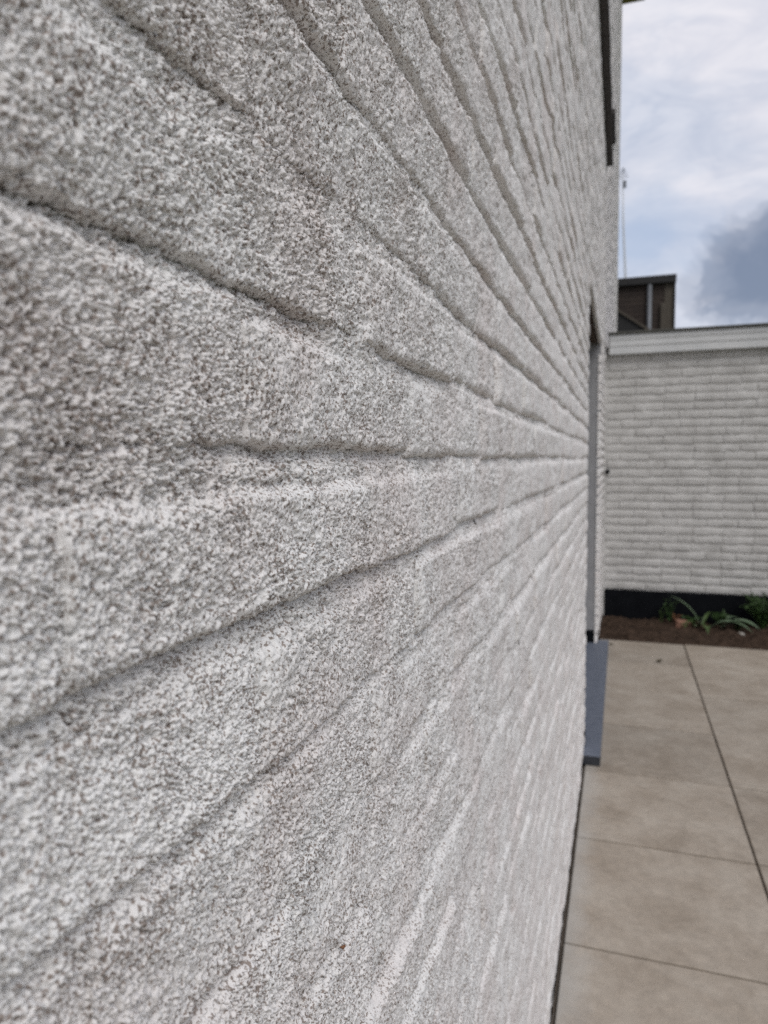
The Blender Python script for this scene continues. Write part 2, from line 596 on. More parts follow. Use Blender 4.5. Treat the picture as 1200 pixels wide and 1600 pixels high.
# soil of the planting bed
a, b_ = 320, 100
X, Y = np.meshgrid(np.linspace(-0.0, 4.5, a), np.linspace(5.055, 5.90, b_), indexing='ij')
edge = np.clip((Y - 5.055) / 0.10, 0, 1)
Z = -0.02 + 0.02 * edge + 0.026 * fbm(X / 0.11, Y / 0.11, 71, 3) * (0.3 + 0.7 * edge) + 0.030 * np.clip(fbm(X / 0.05, Y / 0.05, 75, 3), 0, 1) * edge + 0.022 * np.clip(fbm(X / 0.022, Y / 0.022, 79, 2) - 0.1, 0, 1) * edge
soil = put('soil_bed', np_mesh('soil_bed', np.stack([X, Y, Z], -1).reshape(-1, 3), grid_faces(a, b_)), M_SOIL)
tag(soil, kind='structure')

# ------------------------------------------------------------------ the house and its painted brick wall
house = tag(empty('house', (0, 5, 0)), 'white painted brick house wall filling the left of the picture', 'house')


def to_house(o):
    o.parent = house
    o.matrix_parent_inverse = Matrix.Translation((0, -5, 0))
    return o


Rm = np.array(RX)


def project(P):
    """pixels in the 1200 x 1600 frame"""
    c = (np.asarray(P, float) - np.array([CAMX, 0, CAMZ])) @ Rm
    z = np.minimum(c[..., 2], -1e-3)
    return 600 + FPX * c[..., 0] / -z, 800 - FPX * c[..., 1] / -z, -c[..., 2]


def visible_area(y0, y1, z0, z1):
    yy, zz = np.meshgrid(np.linspace(max(y0, 0.03), max(y1, 0.031), 9), np.linspace(z0, z1, 5), indexing='ij')
    x, y, d = project(np.stack([yy * 0, yy, zz], -1))
    ok = (x > -15) & (x < 1215) & (y > -15) & (y < 1615) & (d > 0.03)
    if not ok.any():
        return 0.0
    xs, ys = np.clip(x, 0, 1200), np.clip(y, 0, 1600)
    ar = 0.0
    for i in range(8):
        for j in range(4):
            q = [(xs[i, j], ys[i, j]), (xs[i + 1, j], ys[i + 1, j]), (xs[i + 1, j + 1], ys[i + 1, j + 1]), (xs[i, j + 1], ys[i, j + 1])]
            ar += 0.5 * abs(sum(q[k][0] * q[(k + 1) % 4][1] - q[(k + 1) % 4][0] * q[k][1] for k in range(4)))
    return ar + 0.01




def spacing(y):
    far = max(1.0, y / 0.6) ** 0.5
    sz = max(0.00030, 0.0024 * y * far)
    sy = max(0.00030, 0.0024 * y * max(1.0, y / 0.24) ** 0.5 * far)
    return sy, sz


# lay out the courses
layout = []            # y0, y1, k
heads = []
for k in range(-21, 148):
    off = 0.235 + BJ / 2 + (0.1105 if k % 2 else 0.0) + rng.uniform(-0.018, 0.018) * (k != 0)
    y = off - 0.221 * math.ceil((off - HY0) / 0.221)
    zlo, zhi = C0 + CP * k, C0 + CP * (k + 1)
    while y < HY1 - 0.03:
        ln = BL + rng.uniform(-0.004, 0.004)
        if rng.random() < 0.12 and y > 0.5:
            ln = 0.1
        y0, y1 = y, min(y + ln, HY1)
        y = y + ln + BJ
        segs = [(max(y0, HY0), y1)]
        for (a0, a1, b0, b1) in ((DOOR[0], DOOR[1], -1, DOOR[2]), (WIN[0], WIN[1], WIN[2] - 0.05, WIN[3])):
            if zlo < b1 - 0.03 and zhi > b0 + 0.03:
                new = []
                for s0, s1 in segs:
                    if s1 <= a0 or s0 >= a1:
                        new.append((s0, s1))
                    else:
                        if s0 < a0:
                            new.append((s0, a0))
                        if s1 > a1:
                            new.append((a1, s1))
                segs = new
        for s0, s1 in segs:
            if s1 - s0 > 0.02:
                layout.append((s0, s1, k))
                heads.append((s1 + BJ / 2, k))


def brick_grid(y0, y1, k, sy, sz, seed):
    """relief of one brick: (a,b,3) array with a skirt that runs back into the mortar"""
    r = np.random.default_rng(seed)
    zb = C0 + CP * k + r.normal(0, 0.0017)
    zt = C0 + CP * (k + 1) - 0.0095 + r.normal(0, 0.0016)
    if k == -21:
        zb = 0.018 + r.normal(0, 0.004)
    y0, y1 = y0 - 0.0056, y1 + 0.0056
    if sy is None:
        yy = np.linspace(y0, y1, 200)
        cum = np.cumsum([1.0 / spacing(max(q, 0.105))[0] for q in yy]) * (yy[1] - yy[0])
        cum = (cum - cum[0])
        na = max(9, int(cum[-1]))
        u = np.interp(np.linspace(0, cum[-1], na), cum, (yy - y0) / (y1 - y0))[:, None]
    else:
        na = max(7, int((y1 - y0) / sy))
        u = np.linspace(0, 1, na)[:, None]
    nb = max(6, int((zt - zb) / sz))
    v = np.linspace(0, 1, nb)
    if sy is None:
        nx = max(3, int(0.006 / sz))
        v = np.concatenate([np.linspace(0, 1, nx, endpoint=False) ** 2 * (0.0042 / (zt - zb)), v[v * (zt - zb) > 0.0042]])
        nb = len(v)
    v = v[None, :]
    yl = y0 + 0.0015 * fbm(v / 0.3, v * 0 + seed * 1.7, 3, 2)
    yr = y1 + 0.0015 * fbm(v / 0.3, v * 0 + seed * 2.3, 4, 2)
    Yg = yl + u * (yr - yl)
    zbe = zb + 0.0017 * fbm(Yg / 0.045, Yg * 0 + seed * 0.37, 13, 3) + 0.0012 * fbm(Yg / 0.006, Yg * 0 + k * 7.7, 15, 2) + r.normal(0, 0.0022) * (u - 0.5)
    zte = zt + 0.0026 * fbm(Yg / 0.045, Yg * 0 + seed * 0.71, 17, 3)
    Zg = zbe + v * (zte - zbe)
    eb, et, el, er = Zg - zbe, zte - Zg, Yg - yl, yr - Yg

    def rise(e, rad):
        q = np.clip(1 - e / rad, 0, 1)
        return np.sqrt(np.maximum(1 - q * q, 0))

    def soft(e, rad):
        q = np.clip(e / rad, 0, 1)
        return q * q * (3 - 2 * q)
    wid = 0.6 + 0.8 * vnoise(Yg / 0.025, Zg * 0 + seed * 1.3, 19)
    S = rise(eb, (0.0024 + 0.0028 * r.random()) * wid) * soft(et, 0.0055 + 0.005 * r.random())
    ends = (1 - soft(el, 0.012)) * (0.0004 + 0.0034 * r.random() ** 1.6) + (1 - soft(er, 0.012)) * (0.0004 + 0.0034 * r.random() ** 1.6)
    B = 0.0010 + r.normal(0, 0.0013) + r.normal(0, 0.0018) * (u - 0.5) + r.normal(0, 0.0014) * (v - 0.5)
    B = B - 0.004 * np.clip(fbm(Yg / 0.035, Zg / 0.024, 61, 2) - 0.42, 0, 1)
    J = joint(Yg, Zg)
    Xg = J + np.maximum(B - ends - J, 0.0002) * S + coat(Yg, Zg)
    rag = np.clip(1 - eb / 0.004, 0, 1)
    Zg = Zg - rag * (0.0011 * (grains(Yg / 0.00125, Xg / 0.00105, 7) - 0.55) + 0.0010 * fbm(Yg / 0.004, Xg / 0.004, 97, 2))
    G = np.stack([np.broadcast_to(Xg, (na, nb)), np.broadcast_to(Yg, (na, nb)), np.broadcast_to(Zg, (na, nb))], -1)
    G = np.pad(G, ((1, 1), (1, 1), (0, 0)), mode='edge')
    for sl in (np.s_[0, :], np.s_[-1, :], np.s_[:, 0], np.s_[:, -1]):
        G[sl + (0,)] = -0.020
    return G


vis, hid = [], []
for i, (y0, y1, k) in enumerate(layout):
    zlo = C0 + CP * k
    ar = visible_area(y0, y1, zlo, zlo + CP) if (y1 > 0.05 and y0 < 15) else 0
    (vis if ar > 0 else hid).append((ar, y0, y1, k, i))
vis.sort(reverse=True)

# mortar and coat in the joints, plus the backing of the wall
MV, MF, moff = [], [], 0


def add_grid(G):
    global moff
    a, b = G.shape[:2]
    MV.append(G.reshape(-1, 3))
    MF.append(grid_faces(a, b, moff))
    moff += a * b


cuts = [0.07, 0.12, 0.17, 0.24, 0.34, 0.48, 0.68, 0.95, 1.35, 1.9, 2.5, DOOR[0], 3.7, DOOR[1], 6.0, 9.0, HY1]
for k in range(-21, 148):
    zj = C0 + CP * k
    for s0, s1 in zip(cuts[:-1], cuts[1:]):
        if s0 >= DOOR[0] and s1 <= DOOR[1] and zj < DOOR[2] + 0.004:
            continue
        if s0 < WIN[1] and s1 > WIN[0] and WIN[2] - 0.05 < zj < WIN[3] + 0.02:
            continue
        if visible_area(s0, s1, zj - 0.022, zj + 0.008) <= 0:
            continue
        sy, sz = spacing(0.5 * (s0 + s1) if s0 < 3 else s0)
        sy, sz = (sy * 1.25, sz * 1.05) if s0 < 1.0 else (sy * 2, sz * 1.2)
        if s0 > 5:
            continue
        na, nb = max(3, int((s1 - s0) / sy)), max(5, int(0.030 / sz))
        Yg, Zg = np.meshgrid(np.linspace(s0, s1 + 0.0004, na), np.linspace(zj - 0.022, zj + 0.009, nb), indexing='ij')
        Xg = joint(Yg, Zg) - 0.0001 + 1.5 * coat(Yg, Zg) - 0.3 * np.clip(zj - 0.018 - Zg, 0, 1) - 0.3 * np.clip(Zg - zj - 0.006, 0, 1)
        add_grid(np.stack([Xg, Yg, Zg], -1))
for (yh, k) in heads:
    zj = C0 + CP * k
    if not 0.05 < yh < DOOR[0] - 0.02:
        continue
    if visible_area(yh - 0.01, yh + 0.01, zj, zj + CP) <= 0:
        continue
    sy, sz = spacing(yh)
    na, nb = max(4, int(0.024 / sy)), max(4, int(0.055 / sz))
    Yg, Zg = np.meshgrid(np.linspace(yh - 0.012, yh + 0.012, na), np.linspace(zj + 0.001, zj + CP - 0.011, nb), indexing='ij')
    Xg = joint(Yg, Zg) - 0.0001 + 1.5 * coat(Yg, Zg) - 0.3 * np.clip(np.abs(Yg - yh) - 0.007, 0, 1)
    add_grid(np.stack([Xg, Yg, Zg], -1))


def add_rect(x, y0, y1, z0, z1):
    G = np.array([[[x, y0, z0], [x, y0, z1]], [[x, y1, z0], [x, y1, z1]]], float)
    add_grid(G)


for (y0, y1, z0, z1) in ((HY0, DOOR[0], 0.02, HZ), (DOOR[0], DOOR[1], DOOR[2], WIN[2] - 0.05), (DOOR[1], HY1, 0.02, WIN[2] - 0.05),
                         (DOOR[0], WIN[1], WIN[3], HZ), (WIN[1], HY1, WIN[2] - 0.05, HZ)):
    add_rect(-0.0135, y0, y1, z0, z1)
wall_me = np_mesh('wall', np.concatenate(MV), np.concatenate(MF))
wall = to_house(put('wall', wall_me, M_WALL))
wall['label'] = 'rough white painted brick wall with recessed bed joints'
n_tri = n_mort = 2 * len(wall_me.polygons)

for ar, y0, y1, k, i in vis[:300]:
    sz = spacing(max(0.55 * y0 + 0.45 * y1, 0.125))[1]
    G = brick_grid(y0, y1, k, None, sz, i)
    c = np.array([0.0, 0.5 * (y0 + y1), C0 + CP * (k + 0.5)])
    me = np_mesh('brick', (G - c).reshape(-1, 3), grid_faces(*G.shape[:2]))
    o = put('brick', me, M_WALL)
    o.location = c
    o.parent = wall
    n_tri += 2 * len(me.polygons)

n_top = n_tri
SV, SF, so = [], [], 0
for ar, y0, y1, k, i in vis[300:]:
    yc = max(y0, 0.2)
    if y0 > 5.0:
        hid.append((ar, y0, y1, k, i))
        continue
    G = brick_grid(y0, y1, k, 0.0075 * yc, 0.0030 * yc, i)
    SV.append(G.reshape(-1, 3))
    SF.append(grid_faces(G.shape[0], G.shape[1], so))
    so += G.shape[0] * G.shape[1]
box_f = np.array([[4, 6, 7, 5], [0, 4, 5, 1], [2, 3, 7, 6], [0, 2, 6, 4], [1, 5, 7, 3]])
for ar, y0, y1, k, i in hid:
    xf = 0.001 + rng.normal(0, 0.001)
    zb, zt = C0 + CP * k + rng.normal(0, 0.001), C0 + CP * (k + 1) - 0.0125 + rng.normal(0, 0.001)
    if k == -21:
        zb = 0.02
    SV.append(np.array([(x, y, z) for x in (-0.018, xf) for y in (y0, y1) for z in (zb, zt)]))
    SF.append(box_f + so)
    so += 8
rest = put('brickwork', np_mesh('brickwork', np.concatenate(SV), np.concatenate(SF)), M_WALL)
rest.parent = wall
rest['kind'] = 'stuff'
n_tri += 2 * len(rest.data.polygons)
print('WALL TRIANGLES', n_tri, n_mort, n_top, vis[min(299, len(vis) - 1)], 'visible bricks', len(vis), 'hidden', len(hid))

# core of the house behind the brick skin
mb = MB()
T0, T1 = -0.30, -0.02
mb.box(T0, T1, HY0, DOOR[0] - 0.012, -0.05, WIN[2] - 0.06)
mb.box(T0, T1, DOOR[0] - 0.012, DOOR[1] + 0.012, DOOR[2] + 0.012, WIN[2] - 0.06)
mb.box(T0, T1, DOOR[1] + 0.012, HY1 - 0.003, -0.05, WIN[2] - 0.06)
mb.box(T0, T1, HY0, WIN[0] - 0.012, WIN[2] - 0.06, HZ)
mb.box(T0, T1, WIN[0] - 0.012, WIN[1] + 0.012, WIN[3] + 0.012, HZ)
mb.box(T0, T1, WIN[1] + 0.012, HY1 - 0.003, WIN[2] - 0.06, HZ)
mb.box(HX, HX + 0.3, HY0, HY1, -0.05, HZ + 0.2)
mb.box(HX + 0.3, T0, HY0, HY0 + 0.3, -0.05, HZ)
mb.box(HX + 0.3, T0, HY1 - 0.3, HY1, -0.05, HZ)
mb.box(HX + 0.3, T0, HY0 + 0.3, HY1 - 0.3, 2.7, 2.85)
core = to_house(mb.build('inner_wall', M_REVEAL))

# black strip set in the gap along the foot of the wall
mb = MB()
mb.box(-0.02, -0.004, HY0, DOOR[0] - 0.002, -0.05, 0.026)
mb.box(-0.02, -0.004, DOOR[1] + 0.002, GY, -0.05, 0.026)
to_house(mb.build('foot_strip', M_BLACK))

# door opening: reveals, soffit, bluestone sill, black base blocks, door
D0, D1, DT = DOOR
for yb in (D1, D0 - 0.010):
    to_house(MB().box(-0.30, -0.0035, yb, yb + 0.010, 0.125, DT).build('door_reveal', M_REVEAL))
to_house(MB().box(-0.30, -0.0030, D0 - 0.010, D1 + 0.010, DT, DT + 0.010).build('lintel_soffit', M_SOFFIT))
for yb in (D1 - 0.004, D0 - 0.012):
    to_house(MB().cbox(-0.16, 0.004, yb, yb + 0.016, 0.0, 0.125, 0.002).build('base_block', M_BLACK))
sill = to_house(MB().cbox(-0.30, 0.068, 2.935, 4.885, 0.0005, 0.0385, 0.002).build('door_sill', M_BLUEDARK))  # sill body in a darker stone colour than its thin top sheet
o = MB().cbox(-0.30, 0.0685, 2.9345, 4.8855, 0.0386, 0.0415, 0.001).build('sill_top', M_BLUESTONE)
o.parent = sill
sill['label'] = 'blue grey stone door sill'
door = to_house(empty('door', (-0.14, 3.92, 0.041)))
door.matrix_parent_inverse = Matrix.Translation((0, -5, 0))


def kid(o, par):
    o.parent = par
    o.matrix_parent_inverse = par.matrix_basis.inverted() @ Matrix.Identity(4)
    return o


mb = MB()
for y0, y1 in ((D0, D0 + 0.07), (3.885, 3.955), (D1 - 0.07, D1)):
    mb.box(-0.20, -0.13, y0, y1, 0.041, DT)
for z0, z1 in ((0.041, 0.12), (DT - 0.07, DT)):
    mb.box(-0.198, -0.132, D0 + 0.07, D1 - 0.07, z0, z1)
kid(mb.build('door_frame', M_FRAME), door)
for y0, y1 in ((D0 + 0.07, 3.885), (3.955, D1 - 0.07)):
    kid(MB().box(-0.172, -0.160, y0, y1, 0.12, DT - 0.07).build('pane', M_GLASS), door)
kid(MB().cbox(-0.128, -0.10, 3.84, 3.86, 0.95, 1.10, 0.004).build('handle', M_ZINC), door)

# window above, with its dark projecting sill
W0, W1, Z0, Z1 = WIN
win = to_house(empty('window', (-0.14, 4.1, Z0)))
mb = MB()
for y0, y1 in ((W0, W0 + 0.06), (4.07, 4.13), (W1 - 0.06, W1)):
    mb.box(-0.18, -0.11, y0, y1, Z0, Z1)
for z0, z1 in ((Z0, Z0 + 0.06), (Z1 - 0.06, Z1)):
    mb.box(-0.178, -0.112, W0 + 0.06, W1 - 0.06, z0, z1)
kid(mb.build('window_frame', M_FRAME), win)
for y0, y1 in ((W0 + 0.06, 4.07), (4.13, W1 - 0.06)):
    kid(MB().box(-0.150, -0.140, y0, y1, Z0 + 0.06, Z1 - 0.06).build('pane', M_GLASS), win)
mb = MB()
mb.box(-0.30, -0.004, W1, W1 + 0.010, Z0, Z1)
mb.box(-0.30, -0.004, W0 - 0.010, W0, Z0, Z1)
mb.box(-0.30, -0.0045, W0 - 0.010, W1 + 0.010, Z1, Z1 + 0.010)
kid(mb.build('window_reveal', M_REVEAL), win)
nsl = 12
for i in range(nsl):
    a0 = W0 - 0.03 + (5.34 - W0 + 0.03) * i / nsl
    a1 = W0 - 0.03 + (5.34 - W0 + 0.03) * (i + 1) / nsl - 0.004
    kid(MB().cbox(-0.12, 0.045 + random.uniform(-0.002, 0.002), a0, a1, 3.272, 3.298, 0.003).build('sill_tile', M_DARKSILL), win)
kid(MB().cbox(0.0, 0.062, 4.62, 5.06, 3.302, 3.335, 0.004).build('sill_lip', M_DARKSILL), win)
kid(MB().box(-0.12, -0.001, W0, W1, 3.299, Z0).build('sill_bed', M_DARKSILL), win)

# roof with ochre boarded eave
v = [(0.44, HY0 - 0.3, HZ + 0.25), (0.44, HY1 + 0.3, HZ + 0.25), (-4.5, HY1 + 0.3, HZ + 3.4), (-4.5, HY0 - 0.3, HZ + 3.4),
     (-9.4, HY1 + 0.3, HZ + 0.25), (-9.4, HY0 - 0.3, HZ + 0.25)]
mb = MB().add(v, [(0, 1, 2, 3), (3, 2, 4, 5), (1, 4, 2), (0, 3, 5), (0, 5, 4, 1)])
roof = to_house(mb.build('roof', M_ROOF))
ev = MB().box(0.0, 0.43, HY0 - 0.3, HY1 + 0.3, HZ + 0.17, HZ + 0.24).build('eave_board', M_EAVE)
ev.parent = roof
ev.matrix_parent_inverse = Matrix.Translation((0, -5, 0)) @ Matrix.Translation((0, 5, 0)) @ Matrix.Identity(4)

# ------------------------------------------------------------------ garage across the end of the patio
garage = tag(empty('garage', (1.5, GY, 0)), 'low garage of white painted brick with grey fascia across the patio end', 'garage')


def to(o, par):
    o.parent = par
    o.matrix_parent_inverse = Matrix.Translation(-par.location)
    return o


GX0, GX1, GD = 0.016, 4.2, 5.6
GZ0, GZ1 = 0.222, 2.05
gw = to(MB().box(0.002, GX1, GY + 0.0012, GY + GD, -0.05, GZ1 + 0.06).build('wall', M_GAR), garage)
to(MB().box(0.0005, GX0 + 0.003, GY - 0.009, GY + 0.004, -0.02, GZ1).build('sealant_strip', M_GAR), garage)
NC = 29
gp = (GZ1 - GZ0) / NC


def soft_brick(ln, hh, seed):
    """painted brick, front towards -y, slumped rounded outline"""
    r = np.random.default_rng(seed)
    us = np.array([0, 0.04, 0.3, 0.55, 0.8, 0.96, 1.0])
    vs_ = np.array([0, 0.14, 0.62, 0.88, 1.0])
    G = np.zeros((7, 5, 3))
    for i, u in enumerate(us):
        zb, zt = r.normal(0, 0.0034), hh + r.normal(0, 0.003)
        for j, v in enumerate(vs_):
            dep = 0.0
            if i in (0, 6):
                dep += 0.0004
            if j == 0:
                dep += 0.0025
            if j == 4:
                dep += 0.0045
            if j == 3:
                dep += 0.0015
            G[i, j] = (u * ln, dep + r.normal(0, 0.0011), zb + v * (zt - zb))
    P = np.pad(G, ((1, 1), (1, 1), (0, 0)), mode='edge')
    for sl in (np.s_[0, :], np.s_[-1, :], np.s_[:, 0], np.s_[:, -1]):
        P[sl + (1,)] = 0.02
    F = grid_faces(9, 7)[:, ::-1]
    return np_mesh('brick', P.reshape(-1, 3), F)


full = [soft_brick(0.21, gp - 0.009, s) for s in range(9)]
half = [soft_brick(0.10, gp - 0.009, s + 20) for s in range(4)]
rest_v, rest_f, ro = [], [], 0
for k in range(NC):
    x = GX0 + (0.0 if k % 2 else -0.108) + random.uniform(-0.01, 0.01)
    while x < GX1 - 0.1:
        hb = random.random() < 0.1
        ln = 0.10 if hb else 0.21
        me = random.choice(half if hb else full)
        zz = GZ0 + gp * k + 0.002 + random.gauss(0, 0.0013)
        yy = GY - 0.004 + random.gauss(0, 0.0013)
        if x >= GX0 - 0.001:
            if x < 1.45:
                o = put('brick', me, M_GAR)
                o.location = (x, yy, zz)
                o.rotation_euler = (R(random.gauss(0, 0.5)), R(random.gauss(0, 0.35)), R(random.gauss(0, 0.3)))
                to_loc = o.location.copy()
                o.parent = gw
                o.matrix_parent_inverse = Matrix.Identity(4)
            else:
                co = np.zeros(len(me.vertices) * 3, np.float32)
                me.vertices.foreach_get('co', co)
                rest_v.append(co.reshape(-1, 3) + np.array([x, yy, zz]))
                rest_f.append(grid_faces(9, 7)[:, ::-1] + ro)
                ro += 63
        elif x + ln > GX0 + 0.03:
            w_ = x + ln - GX0
            me2 = soft_brick(w_, gp - 0.009, 100 + k)
            o = put('brick', me2, M_GAR)
            o.location = (GX0, yy, zz)
            o.parent = gw
        x += ln + 0.0012
# gw was placed with an inverse, so its children keep world coordinates
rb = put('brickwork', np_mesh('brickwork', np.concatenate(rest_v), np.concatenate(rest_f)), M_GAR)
rb.parent = gw
rb['kind'] = 'stuff'
pl = to(MB().cbox(GX0 + 0.002, GX1, GY - 0.016, GY + 0.004, -0.06, GZ0 - 0.002, 0.003).build('plinth', M_BLACK), garage)
pl['label'] = 'black bitumen plinth under the white bricks'
# fascia of three overlapping boards under a dark roof trim
fy = GY - 0.075
for i, (z0, z1, pr) in enumerate(((2.040, 2.102, 0.012), (2.098, 2.150, 0.006), (2.146, 2.188, 0.0))):
    to(MB().cbox(GX0 + 0.012, GX1 + 0.1, fy + pr, GY + 0.02, z0, z1, 0.004).build('fascia_board', M_PVC), garage)
to(MB().cbox(GX0 + 0.004, GX1 + 0.12, fy - 0.018, GY + 0.03, 2.188, 2.206, 0.003).build('roof_trim', M_TRIM), garage)
to(MB().box(GX0 + 0.006, GX1 + 0.1, GY + 0.0, GY + GD + 0.1, 2.11, 2.186).build('roof', M_ROOF), garage)
mb = MB()
mb.tube([(GX0 + 0.012, GY + 0.01, 1.146), (GX0 + 0.012, GY - 0.02, 1.146), (GX0 + 0.012, GY - 0.026, 1.146)], [0.012, 0.012, 0.018], 10)
mb.tube([(GX0 + 0.012, GY - 0.022, 1.146), (GX0 + 0.012, GY - 0.034, 1.130)], [0.008, 0.007], 8)
to(mb.build('wall_hook', M_BLACK), garage)

# ------------------------------------------------------------------ neighbour's dark dormer beyond the garage
nbh = tag(empty('neighbour_house', (-1, 18, 0)), 'dark brown clad neighbouring house with flat roof edge behind the garage', 'house')
NX1 = 1.24
to(MB().box(-3.2, NX1 - 0.22, 18.0, 21, -0.05, 5.27).build('wall', M_NBWALL), nbh)
for i in range(14):
    z0 = 3.6 + i * 0.12
    to(MB().cbox(-3.2, NX1 - 0.225, 17.985 + random.uniform(-0.003, 0.003), 18.004, z0 + 0.002, z0 + 0.117, 0.004).build('cladding_board', M_NBWALL), nbh)
to(MB().box(NX1 - 0.22, NX1 - 0.03, 17.97, 21, -0.05, 5.27).build('corner_post', M_NBPOST), nbh)
to(MB().box(NX1 - 0.03, NX1 + 0.01, 17.93, 21.02, -0.05, 5.27).build('edge_trim', M_NBEDGE), nbh)
to(MB().cbox(-3.3, NX1 + 0.02, 17.86, 21.1, 5.27, 5.45, 0.01).build('roof_edge', M_NBEDGE), nbh)
to(MB().tube([(0.69, 17.92, 2.0), (0.69, 17.92, 5.26)], 0.055, 12).build('downpipe', M_ZINC, smooth=True), nbh)
mb = MB()
mb.prism_x([(0, 0)] * 0 or [(17.5, 0), (17.9, 0), (17.9, 0.1), (17.5, 0.1)], 0, 0.1) if False else None
v = [(-3.2, 17.55, 6.9 - 0.0), (1.0, 17.55, 3.98)]
lean = MB().add([(-0.3, 17.75, 4.90), (0.72, 17.75, 4.17), (0.72, 17.96, 4.17), (-0.3, 17.96, 4.90),
                 (-0.3, 17.75, 2.5), (0.72, 17.75, 2.5), (0.72, 17.96, 2.5), (-0.3, 17.96, 2.5)],
                [(0, 1, 2, 3), (0, 4, 5, 1), (1, 5, 6, 2), (2, 6, 7, 3), (3, 7, 4, 0), (4, 7, 6, 5)])
to(lean.build('lean_to_roof', M_NBEDGE), nbh)
pv = MB().add([(-0.3, 17.70, 4.93), (0.76, 17.70, 4.17), (0.76, 17.74, 4.17), (-0.3, 17.74, 4.93),
               (-0.3, 17.70, 4.87), (0.76, 17.70, 4.11), (0.76, 17.74, 4.11), (-0.3, 17.74, 4.87)],
              [(0, 1, 2, 3), (0, 4, 5, 1), (1, 5, 6, 2), (2, 6, 7, 3), (3, 7, 4, 0), (4, 7, 6, 5)])
to(pv.build('barge_board', M_NBPOST), nbh)
to(MB().cbox(0.93, 1.03, 17.90, 17.968, 3.5, 4.82, 0.01).build('vent_pipe', M_NBPOST), nbh)

# aerial mast far behind, with its little head
mast = tag(empty('aerial_mast', (0.3, 30, 0)), 'thin pale aerial mast rising beside the house corner', 'mast')
to(MB().tube([(0.22, 30, 0), (0.16, 30, 8.4), (0.05, 30, 10.4), (0.0, 30, 12.3)], [0.05, 0.045, 0.04, 0.035], 8).build('pole', M_MAST, smooth=True), mast)
mb = MB()
mb.tube([(0.0, 30, 12.0), (0.02, 30, 12.5)], 0.03, 8)
for dz, ln in ((0.12, 0.22), (0.24, 0.17), (0.36, 0.12)):
    mb.tube([(-ln, 30, 12.0 + dz), (ln, 30, 12.04 + dz)], 0.014, 6)
mb.cbox(0.02, 0.14, 29.94, 30.06, 11.75, 12.0, 0.01)
to(mb.build('aerial_head', M_ZINC), mast)


# ------------------------------------------------------------------ plants and litter in the bed
def strap_leaf(mb, base, az, length, width, arch, lift):
    """bent strap leaf with a keel"""
    n = 9
    dx, dy = math.cos(az), math.sin(az)
    px, py = -dy, dx
    vv = []
    for i in range(n):
        s = i / (n - 1)
        ang = lift - arch * s
        if i == 0:
            c = Vector(base)
        else:
            c = c + Vector((dx * math.cos(ang), dy * math.cos(ang), math.sin(ang))) * (length / (n - 1))
        wd = width * (0.45 + 0.55 * math.sin(math.pi * min(1, s * 0.9 + 0.12))) * (1 - s ** 4)
        up = Vector((-dx * math.sin(ang), -dy * math.sin(ang), math.cos(ang)))
        for q, kz in ((-1, 0.25), (0, 0.0), (1, 0.25)):
            vv.append(c + Vector((px, py, 0)) * q * wd * 0.5 + up * kz * wd)
    ff = []
    for i in range(n - 1):
        for j in range(2):
            ff.append((i * 3 + j, i * 3 + j + 1, i * 3 + j + 4, i * 3 + j + 3))
    mb.add(vv, ff)


def leafy_bush(name, base, rx, rz, count, mat, label, seed, group=None, leaf=0.035):
    r = random.Random(seed)
    root = tag(empty(name, base), label, 'plant', group)
    mst, mlf = MB(), MB()
    nst = max(3, count // 14)
    for i in range(nst):
        a = 2 * math.pi * i / nst + r.uniform(-0.4, 0.4)
        sp = r.uniform(0.2, 1.0)
        tip = Vector((math.cos(a) * rx * sp, math.sin(a) * rx * sp * 0.8, rz * r.uniform(0.6, 1.0)))
        pts = [Vector((0, 0, -0.01)), tip * 0.35 + Vector((0, 0, 0.1 * rz)), tip * 0.7 + Vector((0, 0, 0.08 * rz)), tip]
        mst.tube(pts, [0.003, 0.0025, 0.002, 0.001], 5)
        for j in range(count // nst):
            s = r.uniform(0.15, 1.0)
            q = pts[0].lerp(pts[1], s * 3) if s < 0.333 else (pts[1].lerp(pts[2], s * 3 - 1) if s < 0.667 else pts[2].lerp(pts[3], s * 3 - 2))
            strap_leaf(mlf, q, r.uniform(0, 6.28), leaf * r.uniform(0.6, 1.3), leaf * r.uniform(0.3, 0.5), r.uniform(0.3, 1.4), r.uniform(0.1, 1.3))
    put('stem', mst.mesh('stem'), mat, root)
    put('foliage', mlf.mesh('foliage', True), mat, root)
    return root


straps = tag(empty('strap_leaf_plant', (0.70, 5.62, 0.01)), 'pale green strap leaved plant flopped on the soil bed', 'plant')
for (dx, dy, azd, ln, wd, ar, lf, mt) in (
        (0.00, 0.04, 176, 0.27, 0.034, 0.9, 1.25, M_LEAFB), (0.06, -0.02, 338, 0.27, 0.052, 1.5, 0.85, M_LEAFB),
        (0.13, 0.00, 330, 0.25, 0.055, 1.5, 0.95, M_LEAFB), (0.10, 0.05, 15, 0.20, 0.040, 1.5, 1.0, M_LEAFB),
        (0.0, -0.02, 215, 0.17, 0.028, 1.4, 0.9, M_LEAFG), (-0.02, -0.04, 290, 0.15, 0.026, 1.5, 0.9, M_LEAFG),
        (0.02, 0.05, 60, 0.16, 0.026, 1.2, 1.1, M_LEAFG), (-0.03, 0.0, 130, 0.16, 0.024, 1.4, 1.0, M_LEAFG),
        (0.04, -0.03, 265, 0.16, 0.030, 1.6, 0.8, M_LEAFG), (-0.05, -0.02, 240, 0.13, 0.022, 1.4, 0.8, M_LEAFG)):
    mb = MB()
    strap_leaf(mb, (dx, dy, 0.0), R(azd), ln, wd, ar, lf)
    put('leaf', mb.mesh('leaf', True), mt, straps)
straps.scale = (1.15, 1.15, 1.2)

